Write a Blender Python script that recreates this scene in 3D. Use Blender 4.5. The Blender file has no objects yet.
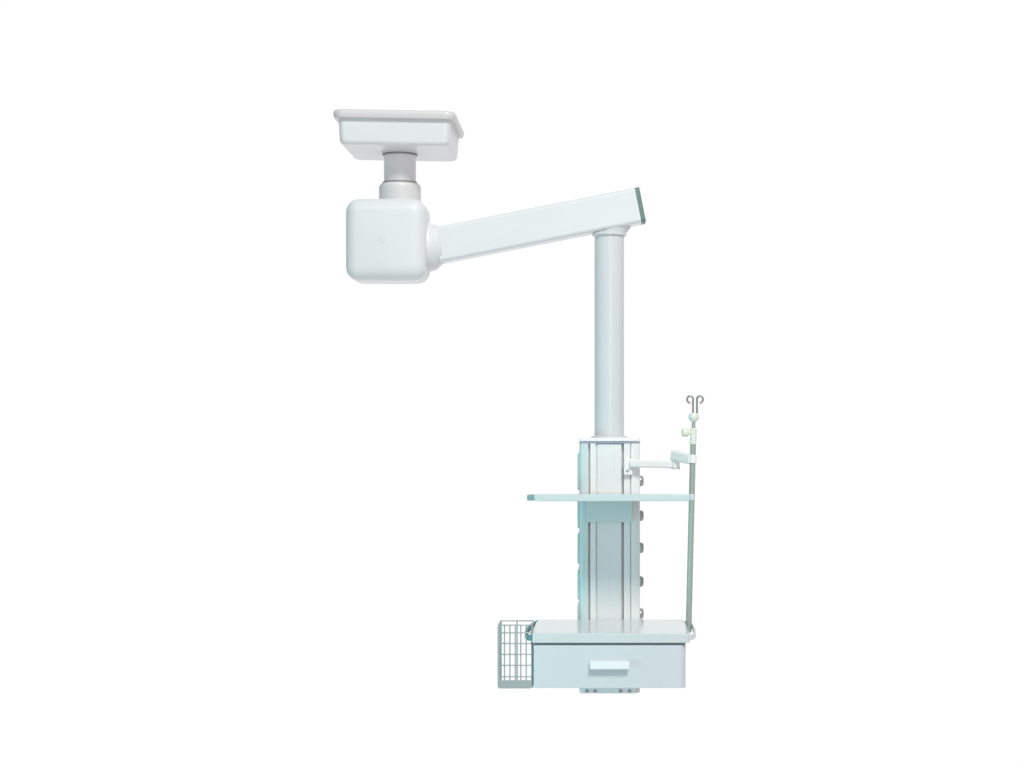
import bpy, bmesh, math
from mathutils import Vector, Matrix

sc = bpy.context.scene
COL = sc.collection
PI = math.pi

# ------------------------------------------------------------------ measure
DIST = 6.0          # metres from the lens to the front of the service column
MM = 0.0034         # metres per photo pixel on that plane
HZ, VX, EYE = 430.0, 600.0, 1.5

def sy(y): return MM * (DIST + y) / DIST
def X(px, y=0.0): return (px - VX) * sy(y)
def Z(py, y=0.0): return EYE + (HZ - py) * sy(y)

# ------------------------------------------------------------------ materials
def mat(name, rgb, rough=0.4, metal=0.0, coat=0.0, bump=0.0, scale=300.0, var=0.03, spec=0.5, stretch=None):
    m = bpy.data.materials.new(name)
    m.use_nodes = True
    nt = m.node_tree
    b = nt.nodes['Principled BSDF']
    b.inputs['Roughness'].default_value = rough
    b.inputs['Metallic'].default_value = metal
    b.inputs['Coat Weight'].default_value = coat
    b.inputs['Coat Roughness'].default_value = 0.12
    b.inputs['Specular IOR Level'].default_value = spec
    tc = nt.nodes.new('ShaderNodeTexCoord')
    mp = nt.nodes.new('ShaderNodeMapping')
    if stretch: mp.inputs['Scale'].default_value = stretch
    nt.links.new(tc.outputs['Object'], mp.inputs['Vector'])
    # slow tone variation of the paint / plastic
    n = nt.nodes.new('ShaderNodeTexNoise')
    n.inputs['Scale'].default_value = 9.0
    n.inputs['Detail'].default_value = 4.0
    nt.links.new(mp.outputs['Vector'], n.inputs['Vector'])
    mx = nt.nodes.new('ShaderNodeMix'); mx.data_type = 'RGBA'
    mx.inputs[6].default_value = tuple(c * (1 - var) for c in rgb) + (1,)
    mx.inputs[7].default_value = tuple(min(1, c * (1 + var)) for c in rgb) + (1,)
    nt.links.new(n.outputs['Fac'], mx.inputs[0])
    nt.links.new(mx.outputs[2], b.inputs['Base Color'])
    mr = nt.nodes.new('ShaderNodeMapRange')
    mr.inputs['To Min'].default_value = rough * 0.85
    mr.inputs['To Max'].default_value = rough * 1.15
    nt.links.new(n.outputs['Fac'], mr.inputs['Value'])
    nt.links.new(mr.outputs['Result'], b.inputs['Roughness'])
    if bump:
        n2 = nt.nodes.new('ShaderNodeTexNoise')
        n2.inputs['Scale'].default_value = scale
        n2.inputs['Detail'].default_value = 2.0
        nt.links.new(mp.outputs['Vector'], n2.inputs['Vector'])
        bp = nt.nodes.new('ShaderNodeBump')
        bp.inputs['Strength'].default_value = bump
        bp.inputs['Distance'].default_value = 0.0006
        nt.links.new(n2.outputs['Fac'], bp.inputs['Height'])
        nt.links.new(bp.outputs['Normal'], b.inputs['Normal'])
    return m

M_SHELL = mat('white_moulded_shell', (0.755, 0.775, 0.782), 0.38, coat=0.15, bump=0.10)
M_WARM = mat('warm_white_paint', (0.69, 0.675, 0.675), 0.36, coat=0.1, bump=0.10)
M_TUBE = mat('grey_white_tube_paint', (0.69, 0.712, 0.72), 0.33, coat=0.2, bump=0.06)
M_ARM = mat('white_arm_paint', (0.76, 0.78, 0.795), 0.34, coat=0.2, bump=0.06)
M_NECK = mat('grey_neck_paint', (0.86, 0.82, 0.828), 0.4, bump=0.05)
M_GROOVE = mat('dark_groove_grey', (0.27, 0.26, 0.265), 0.55)
M_CAP = mat('dark_green_grey_plastic', (0.16, 0.235, 0.215), 0.45, bump=0.1)
M_ALU = mat('anodised_aluminium_white', (0.85, 0.85, 0.838), 0.30, metal=0.0, coat=0.25, bump=0.08, scale=160, stretch=(6, 6, 0.15))
M_PANEL = mat('aluminium_panel', (0.81, 0.815, 0.81), 0.28, metal=0.15, coat=0.2, bump=0.12, scale=160, stretch=(6, 6, 0.1))
M_TRIM = mat('violet_blue_trim', (0.40, 0.40, 0.56), 0.4)
M_GREEN = mat('pale_green_outlet_plastic', (0.46, 0.66, 0.60), 0.35, coat=0.2)
M_AQUA = mat('pale_aqua_profile', (0.66, 0.755, 0.75), 0.3, coat=0.2, bump=0.06)
M_SHELF = mat('pale_green_white_shelf', (0.61, 0.705, 0.705), 0.32, coat=0.25, bump=0.05)
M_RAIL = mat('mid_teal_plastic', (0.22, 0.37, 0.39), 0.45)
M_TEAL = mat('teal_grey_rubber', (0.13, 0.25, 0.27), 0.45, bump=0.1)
M_TOP = mat('glossy_tabletop', (0.655, 0.70, 0.70), 0.16, spec=0.35, var=0.015)
M_DRAWER = mat('blue_white_drawer_paint', (0.645, 0.695, 0.718), 0.36, coat=0.15, bump=0.08)
M_HANDLE = mat('blue_white_handle_paint', (0.78, 0.825, 0.85), 0.34, coat=0.1)
M_GAP = mat('dark_shadow_gap_strip', (0.22, 0.26, 0.27), 0.6)
M_STEEL = mat('brushed_green_grey_steel', (0.42, 0.49, 0.435), 0.42, metal=0.3)
M_WIRE = mat('coated_grey_wire', (0.39, 0.445, 0.43), 0.42, metal=0.2)
M_CHROME = mat('grey_chrome', (0.46, 0.46, 0.46), 0.34, metal=0.55)
M_HOOK = mat('satin_hook_steel', (0.36, 0.36, 0.35), 0.35, metal=0.5)
M_DARK = mat('dark_outlet_socket', (0.10, 0.105, 0.11), 0.5)
M_WHITE = mat('white_plastic', (0.92, 0.915, 0.90), 0.35, coat=0.2, var=0.015)
M_CREAM = mat('cream_green_plastic', (0.80, 0.82, 0.73), 0.38, coat=0.1)

# ------------------------------------------------------------------ mesh helpers
def finish(name, bm, m, parent=None, wn=True, sharp=40):
    bmesh.ops.remove_doubles(bm, verts=bm.verts, dist=1e-6)
    bmesh.ops.recalc_face_normals(bm, faces=bm.faces)
    me = bpy.data.meshes.new(name)
    bm.to_mesh(me); bm.free()
    for p in me.polygons: p.use_smooth = True
    me.set_sharp_from_angle(angle=math.radians(sharp))
    me.materials.append(m)
    o = bpy.data.objects.new(name, me)
    COL.objects.link(o)
    if parent is not None:
        o.parent = parent
        o.matrix_parent_inverse = Matrix.Identity(4)
        # vertices are in world coordinates: bring them into the root's frame
        root = parent
        off = Vector((0, 0, 0))
        while root is not None:
            off += root.location
            root = root.parent
        me.transform(Matrix.Translation(-off))
    if wn:
        w = o.modifiers.new('weighted_normals', 'WEIGHTED_NORMAL')
        w.keep_sharp = True
    return o

def empty(name, loc, label, cat):
    o = bpy.data.objects.new(name, None)
    o.empty_display_size = 0.1
    o.location = loc
    COL.objects.link(o)
    o['label'] = label; o['category'] = cat
    return o

def box(bm, x0, x1, y0, y1, z0, z1, bev=0.0, seg=3):
    t = bmesh.new()
    bmesh.ops.create_cube(t, size=1.0)
    for v in t.verts:
        v.co = Vector((x0 + (v.co.x + .5) * (x1 - x0), y0 + (v.co.y + .5) * (y1 - y0), z0 + (v.co.z + .5) * (z1 - z0)))
    if bev:
        bmesh.ops.bevel(t, geom=list(t.edges), offset=bev, segments=seg, profile=0.5, affect='EDGES')
    merge(bm, t)

def merge(bm, t):
    me = bpy.data.meshes.new('tmp'); t.to_mesh(me); t.free()
    bm.from_mesh(me); bpy.data.meshes.remove(me)

def prism(bm, pts, axis, a0, a1, bev=0.0, seg=3):
    """polygon pts extruded along axis ('y' : pts are x,z ; 'z' : pts are x,y)"""
    t = bmesh.new()
    def P(p, a): return (p[0], a, p[1]) if axis == 'y' else (p[0], p[1], a)
    lo = [t.verts.new(P(p, a0)) for p in pts]
    hi = [t.verts.new(P(p, a1)) for p in pts]
    n = len(pts)
    t.faces.new(lo); t.faces.new(list(reversed(hi)))
    for i in range(n):
        t.faces.new((lo[i], hi[i], hi[(i + 1) % n], lo[(i + 1) % n]))
    bmesh.ops.recalc_face_normals(t, faces=t.faces)
    if bev:
        es = [e for e in t.edges if e.calc_face_angle(0) > 0.5]
        bmesh.ops.bevel(t, geom=es, offset=bev, segments=seg, profile=0.5, affect='EDGES')
    merge(bm, t)

def rounded(x0, x1, y0, y1, r, seg=8):
    """rounded rectangle outline; r = one radius or four (x0y0, x1y0, x1y1, x0y1)"""
    if not isinstance(r, (tuple, list)): r = (r,) * 4
    out = []
    for (cx, cy, rr, a) in ((x0 + r[0], y0 + r[0], r[0], PI), (x1 - r[1], y0 + r[1], r[1], 1.5 * PI),
                            (x1 - r[2], y1 - r[2], r[2], 0), (x0 + r[3], y1 - r[3], r[3], .5 * PI)):
        for k in range(seg + 1):
            t = a + .5 * PI * k / seg
            out.append((cx + rr * math.cos(t), cy + rr * math.sin(t)))
    return out

def loft(bm, rings, cap=True):
    """rings: list of equally long vertex-coordinate lists"""
    vs = [[bm.verts.new(p) for p in r] for r in rings]
    n = len(vs[0])
    for a, b in zip(vs, vs[1:]):
        for i in range(n):
            bm.faces.new((a[i], a[(i + 1) % n], b[(i + 1) % n], b[i]))
    if cap:
        bm.faces.new(list(reversed(vs[0]))); bm.faces.new(vs[-1])

def lathe(bm, origin, axis, prof, seg=48):
    """prof: (distance along axis, radius)"""
    o = Vector(origin); a = Vector(axis).normalized()
    u = a.orthogonal().normalized(); w = a.cross(u)
    rings = []
    for d, r in prof:
        r = max(r, 1e-4)
        rings.append([o + a * d + (u * math.cos(2 * PI * k / seg) + w * math.sin(2 * PI * k / seg)) * r for k in range(seg)])
    loft(bm, rings)

def tube(bm, pts, r, seg=12, closed=False):
    pts = [Vector(p) for p in pts]
    n = len(pts)
    rings = []
    up = None
    for i, p in enumerate(pts):
        if closed: d = pts[(i + 1) % n] - pts[i - 1]
        elif i == 0: d = pts[1] - p
        elif i == n - 1: d = p - pts[-2]
        else: d = (pts[i + 1] - p).normalized() + (p - pts[i - 1]).normalized()
        d.normalize()
        if up is None: up = d.orthogonal().normalized()
        else:
            up = (up - d * up.dot(d)).normalized()
        w = d.cross(up)
        rings.append([p + (up * math.cos(2 * PI * k / seg) + w * math.sin(2 * PI * k / seg)) * r for k in range(seg)])
    if closed: rings.append(rings[0])
    loft(bm, rings, cap=not closed)

def bar(bm, pts, wid, hei, bev=0.003):
    """flat bar swept in plan along pts (x,y,z); wid across, hei vertical, rounded corners"""
    pts = [Vector(p) for p in pts]
    sec = rounded(-wid / 2, wid / 2, -hei / 2, hei / 2, bev, 4)
    rings = []
    for i, p in enumerate(pts):
        d = pts[min(i + 1, len(pts) - 1)] - pts[max(i - 1, 0)]
        d.z = 0; d.normalize()
        s = Vector((-d.y, d.x, 0))
        rings.append([p + s * a + Vector((0, 0, b)) for a, b in sec])
    loft(bm, rings)

def flat(bm, a, b, w, h, bev):
    a = Vector(a); b = Vector(b)
    d = (b - a).normalized(); s = Vector((-d.y, d.x, 0)).normalized(); u = d.cross(s) * -1
    if u.z < 0: u = -u
    sec = rounded(-w / 2, w / 2, -h / 2, h / 2, bev, 4)
    loft(bm, [[p + s * i + u * j for i, j in sec] for p in (a, b)])

def bez(p0, p1, p2, p3, n=16):
    p0, p1, p2, p3 = map(Vector, (p0, p1, p2, p3))
    return [(p0 * (1 - t) ** 3 + p1 * 3 * t * (1 - t) ** 2 + p2 * 3 * t * t * (1 - t) + p3 * t ** 3) for t in [k / n for k in range(n + 1)]]

# ================================================================== CEILING PENDANT
AX = 0.10                                  # depth of the swivel axes
mx = X(400, AX)
pend = empty('ceiling_pendant', (mx, AX, Z(109, -0.1)),
             'white medical ceiling pendant with angled swivel arm, service column, shelf and drawer cabinet', 'medical pendant')

ROLL = Matrix.Translation((mx, AX, Z(120, AX))) @ Matrix.Rotation(math.radians(1.0), 4, 'Y') @ Matrix.Translation((-mx, -AX, -Z(120, AX)))
# ---- ceiling mount cover: a square moulded cover with a flanged rim, open side up
yf, yb = -0.085, 0.30
x0, x1 = X(337.6, yf), X(450.6, yf)
zt, zr, zb = Z(109.2, yf - .02), Z(117.6, yf), Z(144.4, yf)
bm = bmesh.new()
def ring(ins, z, r): return [(a, b, z) for a, b in rounded(x0 + ins, x1 - ins, yf + ins, yb - ins, r, 8)]
loft(bm, [ring(0.0, zr + .012, .020), ring(0.0005, zr, .020), ring(.005, zb + .016, .022), ring(.0068, zb + .009, .022),
          ring(.0105, zb + .004, .022), ring(.016, zb + .001, .022), ring(.022, zb, .020)])
bm.transform(ROLL)
cover = finish('mount_cover', bm, M_SHELL, pend, sharp=50)
bm = bmesh.new()
e = .0168
def rr(out, z): return [(a, b, z) for a, b in rounded(x0 - out, x1 + out, yf - out, yb + out, .034, 10)]
loft(bm, [rr(.004, zr - .003), rr(.013, zr - .003), rr(e - .002, zr + .002), rr(e, zr + .008), rr(e, zt - .008), rr(e - .003, zt - .002), rr(e - .008, zt)])
bm.transform(ROLL)
finish('rim', bm, M_WARM, cover, sharp=50)
bm = bmesh.new()
lathe(bm, (mx, AX, zb + .002), (0, 0, -1), [(0, .064), (.004, .064), (.006, .062), (.006, .050)])
finish('bearing_ring', bm, M_WARM, cover)

# ---- neck
bm = bmesh.new()
rN = 16 * sy(AX)
lathe(bm, (mx, AX, zb), (0, 0, -1), [(0.0, rN), (zb - Z(186, AX), rN)], 64)
neck = finish('swivel_neck', bm, M_NECK, pend)
bm = bmesh.new()
zc0, zc1 = Z(184, AX), Z(203, AX)
rC = 21 * sy(AX)
lathe(bm, (mx, AX, zc0), (0, 0, -1), [(.003, rN + .001), (0, rN + .002), (0, rC - .011), (.002, rC - .006), (.007, rC - .002), (.014, rC), (zc0 - zc1, rC)], 64)
finish('neck_collar', bm, M_WARM, pend)
bm = bmesh.new()
lathe(bm, (mx, AX, zc0 + .0052), (0, 0, -1), [(0, rN + .0005), (0, rN + .004), (.0015, rN + .0055), (.005, rN + .0055), (.005, rN + .0005)], 64)  # raised dark ring in place of the groove line above the collar
finish('groove_ring', bm, M_GROOVE, neck)
bm = bmesh.new()
lathe(bm, (mx, AX, zb - .005), (0, 0, -1), [(0, rN + .0005), (0, rN + .005), (.004, rN + .004), (.005, rN + .0005)], 64)  # matching dark ring at the top of the neck
finish('groove_ring', bm, M_GROOVE, neck)

# ---- joint housing
yf, yb = -0.03, 0.185
x0, x1 = X(344.2, yf), X(425.2, yf)
z0, z1 = Z(279.5, yf), Z(197.6, yf)
bm = bmesh.new()
box(bm, x0, x1, yf, yb, z0, z1, .044, 10)
# slightly pillowed front and sides, as moulded covers are
cx, cz, cy = (x0 + x1) / 2, (z0 + z1) / 2, (yf + yb) / 2
bmesh.ops.subdivide_edges(bm, edges=[e_ for e_ in bm.edges if e_.calc_length() > .1], cuts=6, use_grid_fill=True)
for v in bm.verts:
    fx = max(0, 1 - ((v.co.x - cx) / ((x1 - x0) / 2)) ** 2); fz = max(0, 1 - ((v.co.z - cz) / ((z1 - z0) / 2)) ** 2)
    fy = max(0, 1 - ((v.co.y - cy) / ((yb - yf) / 2)) ** 2)
    s = (v.co.y - cy) / ((yb - yf) / 2)
    v.co.y += .006 * s * fx * fz
    v.co.z += .003 * (v.co.z - cz) / ((z1 - z0) / 2) * fx * fy
housing = finish('joint_housing', bm, M_SHELL, pend, wn=False, sharp=60)
bm = bmesh.new()
zc_ = Z(238, yf)
lathe(bm, (X(385, yf), yf - .0050, zc_), (0, -1, 0), [(0, .022), (.0006, .0215), (.0013, .017), (.0018, .010), (.002, .003)], 40)
finish('pivot_cap', bm, M_SHELL, housing)

# ---- arm
AY0, AY1 = 0.05, 0.15
def A(px, py): return (X(px, AY0), Z(py, AY0))
dirA = Vector((1, 0, .196)).normalized()
ca = Vector((X(436, AX), AX, Z(245, AX)))
bm = bmesh.new()
L = (X(441, AX) - X(421, AX)) / dirA.x
st = ca - dirA * (X(436, AX) - X(421, AX))
lathe(bm, st, dirA, [(0, .086), (L * .3, .0865), (L * .5, .0852), (L * .60, .0815), (L * .92, .0675), (L * 1.0, .0645), (L * 1.02, .05)], 64)
finish('arm_hub', bm, M_SHELL, pend)
HA = 35.6 * sy(AY0)
a_ = Vector((A(436.5, 0)[0], AX, A(0, 244.5)[1])); b_ = Vector((A(638.0, 0)[0], AX, A(0, 204.7)[1]))
bm = bmesh.new()
flat(bm, a_, b_, AY1 - AY0, HA, .013)
arm = finish('swivel_arm', bm, M_ARM, pend, sharp=35)
da = (b_ - a_).normalized()
bm = bmesh.new()
flat(bm, b_, b_ + da * .0160, AY1 - AY0 - .001, HA - .001, .013)
bmesh.ops.bevel(bm, geom=[e for e in bm.edges if e.calc_face_angle(0) > 1.2], offset=.003, segments=2, profile=.5, affect='EDGES')
finish('arm_end_cap', bm, M_CAP, arm, sharp=35)
# boss under the arm end that carries the drop tube
tx = X(609.3, AX)
bm = bmesh.new()
zb0 = Z(214, AX)
lathe(bm, (tx, AX, zb0), (0, 0, -1), [(0, .060), (zb0 - Z(225.5, AX), .076), (zb0 - Z(229, AX), .072), (zb0 - Z(233.2, AX), .058)], 64)
bm.transform(Matrix.Translation((0, AX, 0)) @ Matrix.Diagonal((1, .62, 1, 1)) @ Matrix.Translation((0, -AX, 0)))
finish('pivot_boss', bm, M_ARM, arm)

# ---- drop tube
rT = 14.9 * sy(AX)
bm = bmesh.new()
zt_, zb_ = Z(232, AX), Z(438, AX)
lathe(bm, (tx, AX, zt_), (0, 0, -1), [(0, rT), (zt_ - zb_, rT)], 96)
tubeo = finish('drop_tube', bm, M_TUBE, pend)
bm = bmesh.new()
zf = Z(233, AX)
lathe(bm, (tx, AX, zf), (0, 0, -1), [(0, rT + .0005), (0, rT + .006), (.0015, rT + .008), (.009, rT + .008), (.011, rT + .006), (.011, rT + .0005)], 96)
finish('top_flange', bm, M_TUBE, tubeo)

# ---- service column
x0, x1 = X(579.5), X(640)
D_ = 0.20
zT, zB = Z(443.2), Z(692.5)
g = .0095
def gx(p): return X(p)
out = [(x0, .012), (x0 + .003, .004), (x0 + .010, 0),
       (gx(588.2), 0), (gx(588.2), .022), (gx(590.3), .022), (gx(590.3), 0),
       (gx(595.6), 0), (gx(595.9), .010), (gx(621.6), .010), (gx(621.6), .026), (gx(623.9), .026), (gx(623.9), 0),
       (gx(630.2), 0), (gx(630.3), .010), (gx(631.0), .010), (gx(631.1), 0),
       (x1 - .006, 0), (x1 - .002, .002), (x1, .006),
       (x1, D_ - .006), (x1 - .006, D_), (x0 + .01, D_), (x0, D_ - .01)]
bm = bmesh.new()
prism(bm, out, 'z', zB, zT)
colm = finish('service_column', bm, M_ALU, pend, wn=False, sharp=32)
bm = bmesh.new()
prism(bm, [(x0 - .0008, .06), (x0 - .0008, .012), (x0 + .0018, .0045), (x0 + .0055, .0008), (x0 + .010, -.0012), (gx(588.0), -.0012), (gx(588.0), .002), (x0 + .010, .002), (x0 + .002, .012), (x0 + .002, .06)], 'z', zB + .004, zT - .001)
finish('corner_profile', bm, M_AQUA, colm, wn=False, sharp=50)
bm = bmesh.new()
box(bm, gx(597.0), gx(621.3), .004, .0145, zB + .003, zT - .002, .0012, 2)
finish('front_panel', bm, M_PANEL, colm)
bm = bmesh.new()
prism(bm, rounded(x0 - .001, x1 + .001, -.002, D_ + .002, .008), 'z', zT, zT + .0042)
finish('trim_line', bm, M_TRIM, colm, sharp=32)
bm = bmesh.new()
prism(bm, rounded(x0 - .0005, x1 + .0005, -.0015, D_ + .0015, .008), 'z', zT + .0055, zT + .0185, .003, 3)
finish('top_cap', bm, M_WHITE, colm, sharp=32)
bm = bmesh.new()
zr_ = zT + .0185
lathe(bm, (tx, AX, zr_), (0, 0, 1), [(0, .063), (.003, .063), (.006, .060), (.007, rT + .0008)], 64)
finish('tube_socket_ring', bm, M_TUBE, colm)
# outlet plates on the left flank
for a, b in ((453, 490.5), (498.5, 529), (534, 565), (570, 600.5), (605.5, 636)):
    bm = bmesh.new()
    pr = rounded(Z(b), Z(a), .025, D_ - .025, .012, 5)      # (z, y)
    rings = []
    for ins, px_ in ((0, 0.001), (0.0, -.0028), (.0012, -.0052), (.0035, -.0068), (.007, -.0074)):
        rings.append([(x0 + px_, y, z) for z, y in rounded(Z(b) + ins, Z(a) - ins, .012 + ins, D_ - .012 - ins, .010, 5)])
    loft(bm, rings)
    finish('outlet_plate', bm, M_GREEN, colm, sharp=50)
# gas outlets on the right flank
for k, py in enumerate((481.5, 516.5, 549, 583, 615.5)):
    bm = bmesh.new()
    lathe(bm, (x1 - .001, .06, Z(py)), (1, 0, 0), [(0, .0185), (.004, .0190), (.0075, .0185), (.0105, .0172), (.0130, .0150), (.0145, .0120), (.0150, .0085), (.011, .0075)], 32)
    o = finish('gas_outlet', bm, M_CHROME, colm)
# base plate with couplings
bm = bmesh.new()
prism(bm, rounded(X(579.8), X(637.5), -.008, D_ - .002, .010), 'z', Z(693.2), Z(684), .002, 2)
finish('base_plate', bm, M_HANDLE, colm, sharp=35)
for px in (587, 595, 620.5, 629.5):
    bm = bmesh.new()
    lathe(bm, (X(px), -.0075, Z(690.6)), (0, -1, 0), [(0, .0052), (.004, .0052), (.005, .004), (.005, .002)], 20)
    finish('coupling', bm, M_HOOK, colm)

# ---- shelf
SF, SB = -0.315, -0.004
TILT = Matrix.Translation((0, SF, 0)) @ Matrix(((1,0,0,0),(0,1,0,0),(0,-.029,1,0),(0,0,0,1))) @ Matrix.Translation((0, -SF, 0))
xs0, xs1 = X(534, SF), X(690, SF)
zs1, zs0 = Z(494.4, SF), Z(501.3, SF)
bm = bmesh.new()
prism(bm, rounded(xs0, xs1, SF, SB, (.004, .004, .012, .012)), 'z', zs0, zs1, .0022, 3)
bm.transform(TILT)
shelf = finish('shelf', bm, M_SHELF, pend, sharp=35)
bm = bmesh.new()
box(bm, X(587), X(632), -.055, -.001, Z(521.5), zs0 - .0052, .003, 3)
finish('shelf_bracket', bm, M_SHELF, shelf)
bm = bmesh.new()
box(bm, X(527, SF), xs0, SF + .003, SB - .03, Z(500.6, SF), Z(494.8, SF), .002, 3)
bm.transform(TILT)
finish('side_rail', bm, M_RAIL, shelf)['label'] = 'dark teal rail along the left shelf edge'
bm = bmesh.new()
box(bm, xs1, X(694.2, SF), SF + .003, SB - .12, Z(500.2, SF), Z(494.2, SF), .002, 3)
bm.transform(TILT)
finish('side_rail', bm, M_SHELF, shelf)['label'] = 'pale rail along the right shelf edge'

# ---- drawer cabinet
CF = -0.405
xc0, xc1 = X(533.5, CF), X(686, CF)
zc0, zc1 = Z(688.2, CF), Z(643.2, CF)
bm = bmesh.new()
box(bm, xc0 + .001, xc1 - .001, CF + .0265, -.006, zc0 + .002, zc1 - .001, .004, 3)
cab = finish('drawer_cabinet', bm, M_DRAWER, pend)
bm = bmesh.new()
prism(bm, rounded(xc0, xc1, CF, CF + .0260, (.006, .024, .001, .001)), 'z', zc0, Z(645.3, CF), .0015, 3)
finish('drawer_front', bm, M_DRAWER, cab, sharp=35)
bm = bmesh.new()
box(bm, xc0 + .001, xc1 - .001, CF + .006, CF + .0197, Z(645.1, CF), Z(643.1, CF))  # dark strip stands in for the shadow line under the tabletop
finish('gap_shade', bm, M_GAP, cab)
TF = -0.412
xt0, xt1 = X(532, TF), X(690, TF)
zt0, zt1 = Z(643.0, TF), Z(633.2, TF)
bm = bmesh.new()
prism(bm, rounded(xt0, xt1, TF, -.0015, (.008, .010, .030, .034)), 'z', zt0, zt1, .003, 3)
finish('tabletop', bm, M_TOP, cab, sharp=35)
# handle: a folded lip on two feet
bm = bmesh.new()
hx0, hx1 = X(590, CF - .02), X(629, CF - .02)
hz1, hz0 = Z(661, CF - .02), Z(669.5, CF - .02)
prof = [(CF + .0005, hz1 - .002), (CF - .014, hz1), (CF - .020, hz1 - .003), (CF - .024, hz0 + .003), (CF - .022, hz0), (CF - .018, hz0 + .002), (CF - .015, hz1 - .006), (CF + .0005, hz1 - .006)]
loft(bm, [[(x, y, z) for y, z in prof] for x in (hx0, hx1)])
for a, b in ((hx0, hx0 + .004), (hx1 - .004, hx1)):
    loft(bm, [[(x, y, z) for y, z in ((CF + .0005, hz1 - .003), (CF - .018, hz1 - .003), (CF - .0215, hz0 + .003), (CF + .0005, hz0 + .003))] for x in (a + 1e-4, b - 1e-4)])
finish('drawer_handle', bm, M_HANDLE, cab, wn=False, sharp=30)
# side rails of the tabletop
zm = (zt0 + zt1) / 2 + .002
bm = bmesh.new()
pts = [(xt0 + .001, TF + .020, zm - .004)] + bez((xt0 - .010, TF + .022, zm - .003), (xt0 - .030, TF + .035, zm), (xt0 - .028, -.20, zm + .004), (xt0 + .003, -.05, zm + .006), 20)
bar(bm, pts, .009, .019, .003)
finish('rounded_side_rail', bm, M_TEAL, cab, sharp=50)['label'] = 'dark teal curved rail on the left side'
bm = bmesh.new()
pts = [(xt1 - .001, TF + .030, zm - .004)] + bez((xt1 + .006, TF + .033, zm - .003), (xt1 + .020, TF + .05, zm), (xt1 + .022, -.33, zm + .002), (xt1 + .0234, -.20, zm + .003), 10) + bez((xt1 + .0236, -.19, zm + .003), (xt1 + .0242, -.10, zm + .003), (xt1 + .0235, -.045, zm + .003), (xt1 - .004, -.028, zm + .003), 14)
bar(bm, pts, .008, .017, .003)
finish('rounded_side_rail', bm, M_TUBE, cab, sharp=50)['label'] = 'pale grey curved rail on the right side'

# ---- jointed bracket that steadies the infusion pole
PY = -0.12
bm = bmesh.new()
box(bm, X(623.6), X(632.6), -.018, .001, Z(475), Z(458.5), .004, 3)
brk = finish('pole_bracket', bm, M_WHITE, pend)
bm = bmesh.new()
lathe(bm, (X(627.5), -.018, Z(470.5)), (0, -1, 0), [(0, .0048), (.002, .0046), (.003, .003)], 20)
finish('screw', bm, M_CHROME, brk)
bm = bmesh.new()
ha = (X(675.6, -.06), -.06, Z(464.5, -.06))
flat(bm, (X(630.5), -.022, Z(463.3)), (ha[0], ha[1], ha[2]), .018, .026, .006)
finish('lower_link', bm, M_WHITE, brk)
bm = bmesh.new()
lathe(bm, (ha[0], ha[1], Z(459, -.06)), (0, 0, -1), [(0, .0125), (.002, .0138), (.028, .0138), (.030, .0125)], 32)
finish('hinge', bm, M_WHITE, brk)
bm = bmesh.new()
lathe(bm, (ha[0], ha[1], Z(467.4, -.06)), (0, 0, -1), [(0, .0150), (.0045, .0150), (.006, .013)], 32)
finish('hinge_knob', bm, M_TUBE, brk)
# the pole leans a little: its axis
def pole_pt(py):
    px = 693.4 + (py - 430) * (688.6 - 693.4) / 200.0
    return Vector((X(px, PY), PY, Z(py, PY)))
bm = bmesh.new()
flat(bm, (ha[0] - .0075, ha[1] + .003, Z(455.0, -.06)), pole_pt(459.0) + Vector((-.006, 0, 0)), .026, .036, .007)
finish('upper_link', bm, M_WHITE, brk)
pdir = (pole_pt(400) - pole_pt(600)).normalized()
def on_pole(bm, pts, seg=32):
    """pts: (py, radius in px)"""
    o = pole_pt(pts[0][0])
    lathe(bm, o, pdir, [((pole_pt(py) - o).dot(pdir), r * sy(PY)) for py, r in pts], seg)
bm = bmesh.new()
on_pole(bm, [(463.2, 3.0), (463.0, 3.9), (455.0, 3.9), (454.6, 3.1)])
finish('pole_clamp', bm, M_WHITE, brk)

# ================================================================== INFUSION POLE
foot = pole_pt(632.5)
iv = empty('infusion_pole', foot, 'slim grey steel infusion pole with twin curled hooks standing at the tabletop right edge', 'infusion pole')
bm = bmesh.new()
on_pole(bm, [(632.5, 2.2), (632.0, 2.95), (437, 2.95)])
finish('lower_rod', bm, M_STEEL, iv)
bm = bmesh.new()
on_pole(bm, [(440, 1.9), (416, 1.9)])
finish('upper_rod', bm, M_STEEL, iv)
bm = bmesh.new()
on_pole(bm, [(444.4, 2.8), (444, 3.3), (429, 3.3), (428.2, 2.7), (428.0, 1.9)])
slv = finish('locking_sleeve', bm, M_CREAM, iv)
kp = pole_pt(432.5)
bm = bmesh.new()
lathe(bm, kp + Vector((-.008, -.002, 0)), (-1, -.15, 0), [(0, .005), (.007, .005), (.009, .011), (.013, .0145), (.024, .0150), (.029, .0125), (.031, .006)], 28)
finish('locking_knob', bm, M_CREAM, slv)
bm = bmesh.new()
lathe(bm, pole_pt(441.5) + Vector((-.008, -.002, 0)), (-1, -.15, -.35), [(0, .003), (.006, .0032), (.009, .002)], 16)
finish('release_lever', bm, M_CREAM, slv)
bm = bmesh.new()
on_pole(bm, [(421.8, 1.9), (421.4, 3.0), (418.6, 5.2), (416.6, 5.5), (413.4, 4.3), (412.8, 3.4)])
cup = finish('hook_holder', bm, M_CREAM, iv)
s_ = sy(PY)
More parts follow.
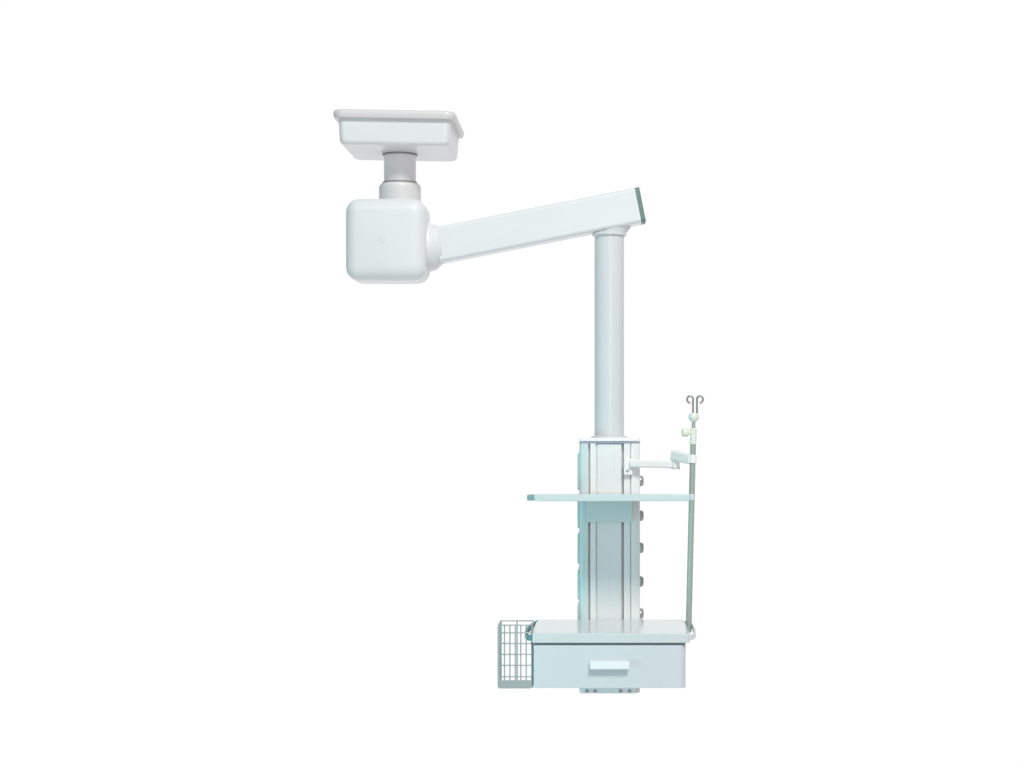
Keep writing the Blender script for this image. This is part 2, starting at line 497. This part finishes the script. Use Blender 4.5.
for sgn, sx in ((-1, 693.0), (1, 697.0)):
    P0 = [(sx, 414), (sx, 406), (sx, 400.5)]
    cx_, cy_, r_ = sx + sgn * 2.9, 399.4, 3.0
    for k in range(0, 15):
        a = k / 14 * 1.42 * PI
        P0.append((cx_ - sgn * r_ * math.cos(a), cy_ - r_ * 1.12 * math.sin(a)))
    bm = bmesh.new()
    tube(bm, [(X(p, PY), PY + .002 * i / 17 * -sgn, Z(q, PY)) for i, (p, q) in enumerate(P0)], .0036, 12)
    e_ = P0[-1]
    lathe(bm, (X(e_[0], PY), PY - .002 * sgn, Z(e_[1], PY)), (0, -1, 0), [(-.0042, .001), (-.003, .0033), (0, .0044), (.003, .0033), (.0042, .001)], 14)
    finish('hook', bm, M_HOOK, iv)

# ================================================================== WIRE BASKET
BF, BB = -0.385, -0.265
bx0, bx1 = X(499, BF), xt0 - .0022
bz1, bz0 = Z(625.0, BF), Z(687.3, BF)
bk = empty('wire_basket', ((bx0 + bx1) / 2, (BF + BB) / 2, bz0), 'small grey wire basket hanging on the left side rail of the drawer cabinet', 'basket')
W = .0021
bm = bmesh.new()
nx, ny = 6, 2
def seg_(a, b, r=W): tube(bm, [a, b], r, 8)
xsn = [bx0 + (bx1 - bx0) * k / nx for k in range(nx + 1)]
ysn = [BF + (BB - BF) * k / ny for k in range(ny + 1)]
for x in xsn:
    seg_((x, BF, bz0), (x, BF, bz1))
for x in xsn[::3]: seg_((x, BB, bz0), (x, BB, bz1))
for x in xsn[::2]: seg_((x, BF, bz0), (x, BB, bz0))
for y in ysn[1:-1]:
    for x in (bx0, bx1):
        seg_((x, y, bz0), (x, y, bz1))
d = 2.6 * W * .62
def hoop(z, r, full_loop=False):
    c = .006
    ptsh = [(a, b, z) for a, b in rounded(bx0 - d * .5, bx1 + d * .5, BF - d, BB + d, c, 3)]
    if full_loop: tube(bm, ptsh, r, 8, closed=True)
    else: tube(bm, [(ptsh[0][0], BB, z)] + ptsh[:8] + [(ptsh[7][0], BB, z)], r, 8)
for py in (632.6, 643.4, 654.2, 665.2, 676.5): hoop(Z(py, BF), W)
hoop(bz0, W, True)
finish('wire_mesh', bm, M_WIRE, bk, wn=False, sharp=60)
bm = bmesh.new()
hoop(bz1, .0021, True)
finish('rim_wire', bm, M_WIRE, bk, wn=False, sharp=60)
zl = Z(680.0, BF)
bm = bmesh.new()
prism(bm, rounded(bx0 - .003, bx1 + .001, bz0 - .003, zl, (.006, .006, .001, .001), 5), 'y', BF - .006, BF - .0035)
finish('front_lip', bm, M_WIRE, bk)
bm = bmesh.new()
box(bm, bx0 - .0045, bx0 + .0025, BF - .0068, BF - .0015, bz0 + .002, bz1 - .003, .0015, 2)
finish('corner_post', bm, M_WIRE, bk)

# ================================================================== CAMERA
cam = bpy.data.cameras.new('camera')
cam.sensor_width = 36.0
fpx = DIST / MM
cam.lens = fpx / 1024 * 36.0
cam.shift_x = -(VX - 512) / 1024
cam.shift_y = (HZ - 384) / 1024
cam.clip_end = 200
co = bpy.data.objects.new('camera', cam)
co.location = (0, -DIST, EYE)
co.rotation_euler = (PI / 2, 0, 0)
COL.objects.link(co)
sc.camera = co

# ================================================================== LIGHT
w = bpy.data.worlds.new('World')
sc.world = w
w.use_nodes = True
nt = w.node_tree
bg = nt.nodes['Background']
tc = nt.nodes.new('ShaderNodeTexCoord')
sp = nt.nodes.new('ShaderNodeSeparateXYZ')
nt.links.new(tc.outputs['Generated'], sp.inputs[0])
def mrange(src, a, b):
    m = nt.nodes.new('ShaderNodeMapRange'); m.interpolation_type = 'SMOOTHSTEP'
    if a > b: m.inputs['To Min'].default_value = 1; m.inputs['To Max'].default_value = 0; a, b = b, a
    m.inputs['From Min'].default_value = a; m.inputs['From Max'].default_value = b
    nt.links.new(src, m.inputs['Value']); return m.outputs['Result']
def mixc(f, a, b):
    m = nt.nodes.new('ShaderNodeMix'); m.data_type = 'RGBA'
    nt.links.new(f, m.inputs[0])
    for i, c in ((6, a), (7, b)):
        if isinstance(c, tuple): m.inputs[i].default_value = c + (1,)
        else: nt.links.new(c, m.inputs[i])
    return m.outputs[2]
# studio: bright white sweep behind, cooler and dimmer room to the left and in front
room = mixc(mrange(sp.outputs['X'], -.8, .8), (.29, .375, .385), (.38, .395, .405))
room = mixc(mrange(sp.outputs['Z'], -.2, -.75), room, (.84, .83, .825))
full = mixc(mrange(sp.outputs['Y'], .55, .80), room, (1.02, 1.02, 1.02))
nt.links.new(full, bg.inputs['Color'])
bg.inputs['Strength'].default_value = 1.0

def area(name, loc, target, size, power, color):
    l = bpy.data.lights.new(name, 'AREA')
    l.shape = 'RECTANGLE'; l.size, l.size_y = size
    l.energy = power; l.color = color
    if name.startswith('teal'): l.spread = math.radians(60)
    o = bpy.data.objects.new(name, l)
    o.location = loc
    o.rotation_euler = (Vector(target) - Vector(loc)).to_track_quat('-Z', 'Y').to_euler()
    COL.objects.link(o)
area('key_softbox', (1.8, -7.0, 8.2), (0, 0, 1.5), (2.6, 2.0), 650, (1.0, 0.975, 0.955))
area('teal_fill_lamp', (-2.4, -1.8, .4), (0, 0, .95), (.7, .9), 3.0, (0.20, 0.80, 0.92))  # added lamp without a real source; tints the shade below the shelf
area('front_fill', (1.0, -7.0, 2.2), (0, 0, 1.5), (2.5, 2.0), 35, (0.97, 0.99, 1.0))  # added weak fill that lifts the shaded fronts, no such source seen

sc.view_settings.view_transform = 'Standard'
sc.view_settings.look = 'None'
sc.view_settings.gamma = 1.0
sc.view_settings.exposure = 0.0
sc.view_settings.use_curve_mapping = False
sc.render.engine = 'CYCLES'
sc.cycles.max_bounces = 8
